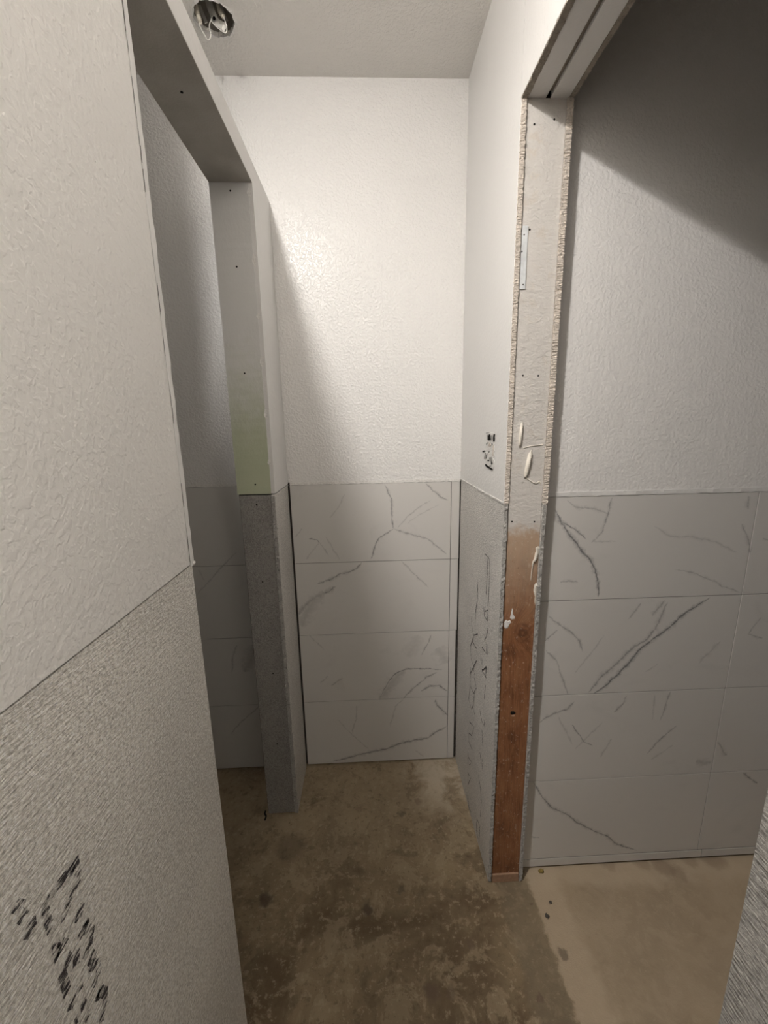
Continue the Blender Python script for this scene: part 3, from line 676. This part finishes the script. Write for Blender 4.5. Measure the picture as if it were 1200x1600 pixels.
# botched patch over an old box in the hall face
pt = rough_bar('patch_plaster', XR-.0012, XR+.002, 1.098, 1.172, 1.292, 1.392, 'plaster', wp, axis=2, seg=14, jit=(.0006, .006), ends=.003)
def chips(L):
    for (pts, mt) in L:
        V = [(XR-.0022, a, b) for a, b in pts]; V2 = [(XR-.0006, a, b) for a, b in pts]; n = len(pts)
        F = [tuple(range(n)), tuple(range(2*n-1, n-1, -1))]+[(i, (i+1) % n, n+(i+1) % n, n+i) for i in range(n)]
        link('chip_and_slot_shade', mesh('chip', V+V2, F), mt, pt)
PY = lambda x: 1.187-(x-490)/290*.085
PZ = lambda x, y: 1.3886-(y-290)/1060*.1+(x-650)/290*.003
chips([([(PY(x), PZ(x, y)) for x, y in P], mt) for P, mt in [
  ([(620, 330), (665, 345), (685, 510), (605, 515), (600, 400)], 'dark'), ([(765, 345), (800, 335), (795, 540), (760, 550), (755, 430)], 'dark'),
  ([(555, 340), (600, 350), (590, 500), (560, 510)], 'smudge'), ([(690, 370), (730, 360), (735, 500), (695, 515)], 'smudge'),
  ([(535, 590), (600, 570), (570, 620), (545, 660)], 'smudge'), ([(640, 570), (700, 640), (690, 690), (620, 690)], 'edge'), ([(700, 600), (750, 610), (720, 650)], 'smudge'),
  ([(415, 850), (490, 815), (510, 830), (430, 880)], 'dark'), ([(510, 880), (540, 890), (530, 1075), (480, 1080)], 'smudge'), ([(555, 940), (590, 900), (570, 1060), (550, 1070)], 'mortar'),
  ([(615, 830), (650, 820), (640, 880), (605, 900)], 'smudge'), ([(590, 1120), (620, 1085), (665, 1085), (655, 1120)], 'dark'),
  ([(655, 1010), (740, 985), (775, 1180), (735, 1205), (700, 1100), (660, 1060)], 'smudge'), ([(740, 1090), (770, 1160), (755, 1205), (720, 1200)], 'mortar'), ([(670, 1240), (730, 1230), (725, 1275), (670, 1275)], 'smudge'),
  ([(520, 1230), (550, 1225), (780, 1335), (770, 1370), (550, 1300)], 'dark'), ([(765, 640), (785, 640), (775, 940), (755, 940)], 'edge'), ([(515, 285), (620, 270), (620, 285), (530, 305)], 'smudge')]])  # the black bar paints the shadow in the slot, other dark pieces the voids

# ------------------------------------------------------------------ unfinished recessed light in the ceiling hole
rl = bpy.data.objects.new('recessed_light_housing', None); rl.location = (0, 0, 0); COL.objects.link(rl)
thing(rl, 'unfinished recessed light housing with loose white wires in ceiling hole', 'light fixture')
n = 32; V, F = [], []
for (r, z) in ((.057, HC+T+.001), (.059, HC+.05), (.058, HC+.11), (.0, HC+.112)):
    for i in range(n): a = 2*math.pi*i/n; V.append((HX+r*math.cos(a), HY+r*math.sin(a), z))
for k in range(3):
    for i in range(n): F.append((k*n+i, k*n+(i+1) % n, (k+1)*n+(i+1) % n, (k+1)*n+i))
link('can', mesh('can', V, F, True), 'can', rl)
def strap(name, P, wd, th, mat):
    V, F = [], []
    for i, p in enumerate(P):
        p = Vector(p); d = (Vector(P[min(i+1, len(P)-1)])-Vector(P[max(i-1, 0)])).normalized(); s = Vector((1, .0, .25)); s = (s-d*s.dot(d)).normalized()*wd/2; nn = d.cross(s).normalized()*th/2
        V += [p+s+nn, p-s+nn, p-s-nn, p+s-nn]
    for i in range(len(P)-1):
        for k in range(4): F.append((4*i+k, 4*i+(k+1) % 4, 4*i+4+(k+1) % 4, 4*i+4+k))
    F += [(0, 1, 2, 3), tuple(4*(len(P)-1)+k for k in range(4))]
    return link(name, mesh(name, V, F), mat, rl)
st = strap('bracket_strap', [(-.386, 1.33, HC+.055), (-.379, 1.33, HC+.03), (-.369, 1.33, HC+.004), (-.352, 1.332, HC-.004), (-.346, 1.334, HC-.009)], .017, .0012, 'metal')
lump('strap_hole', (-.372, 1.3275, HC+.0085), (.004, .0012, .0042), 'dark', st, 4, 2, None, .05)
strap('bracket_strap', [(-.413, 1.345, HC+.05), (-.398, 1.345, HC+.012)], .008, .0012, 'metal')
strap('bracket_strap', [(-.362, 1.35, HC+.06), (-.345, 1.35, HC+.02)], .007, .0012, 'metal')
tube('wire_connector', [(-.4125, 1.315, HC+.03), (-.408, 1.312, HC+.005), (-.404, 1.311, HC-.0125), (-.403, 1.31, HC-.016)], [.0055, .006, .0052, .003], 'nut', rl, 10)
tube('wire_connector', [(-.357, 1.32, HC+.035), (-.352, 1.315, HC+.014), (-.3445, 1.311, HC+.0005), (-.343, 1.31, HC-.003)], [.0052, .006, .0052, .003], 'nut', rl, 10)
tube('wire', [(-.4035, 1.31, 2.4405), (-.4054, 1.31, 2.433), (-.3975, 1.31, 2.4175), (-.3879, 1.308, 2.402), (-.3815, 1.31, 2.408), (-.3795, 1.312, 2.4178), (-.3822, 1.315, 2.4381), (-.3774, 1.32, 2.455), (-.376, 1.33, 2.472)], .0011, 'wire', rl)
tube('wire', [(-.376, 1.335, 2.475), (-.3774, 1.318, 2.453), (-.3662, 1.312, 2.4356), (-.3448, 1.31, 2.4196), (-.3385, 1.31, 2.422), (-.3367, 1.31, 2.4279), (-.3385, 1.31, 2.44), (-.3425, 1.31, 2.4515)], .0012, 'wire', rl)
# ------------------------------------------------------------------ small debris on the floor
def crumb(name, x, y, s, mat, lab, cat, seed):
    o = lump(name, (0, 0, 0), s, mat, None, seed, 2, None, .7); o.location = (x, y, s[2]*.75); thing(o, lab, cat)
crumb('foam_scrap', .5235, 1.027, (.009, .006, .005), 'foam', 'yellow foam scrap on the floor by the stripped jamb', 'debris', 21)
crumb('dirt_crumb', .489, .906, (.005, .006, .0035), 'mortar', 'dark crumb on the pale floor strip, nearer the camera', 'debris', 22)
crumb('dirt_crumb', .514, .94, (.004, .004, .003), 'mortar', 'dark crumb on the pale floor strip, nearer the tiled wall', 'debris', 23)
tr = tube('tape_scrap', [(-.419, 1.288, .004), (-.418, 1.276, .006), (-.412, 1.268, .004), (-.413, 1.254, .002)], .003, 'dark'); thing(tr, 'black shred of tape at the foot of the left jamb', 'debris')
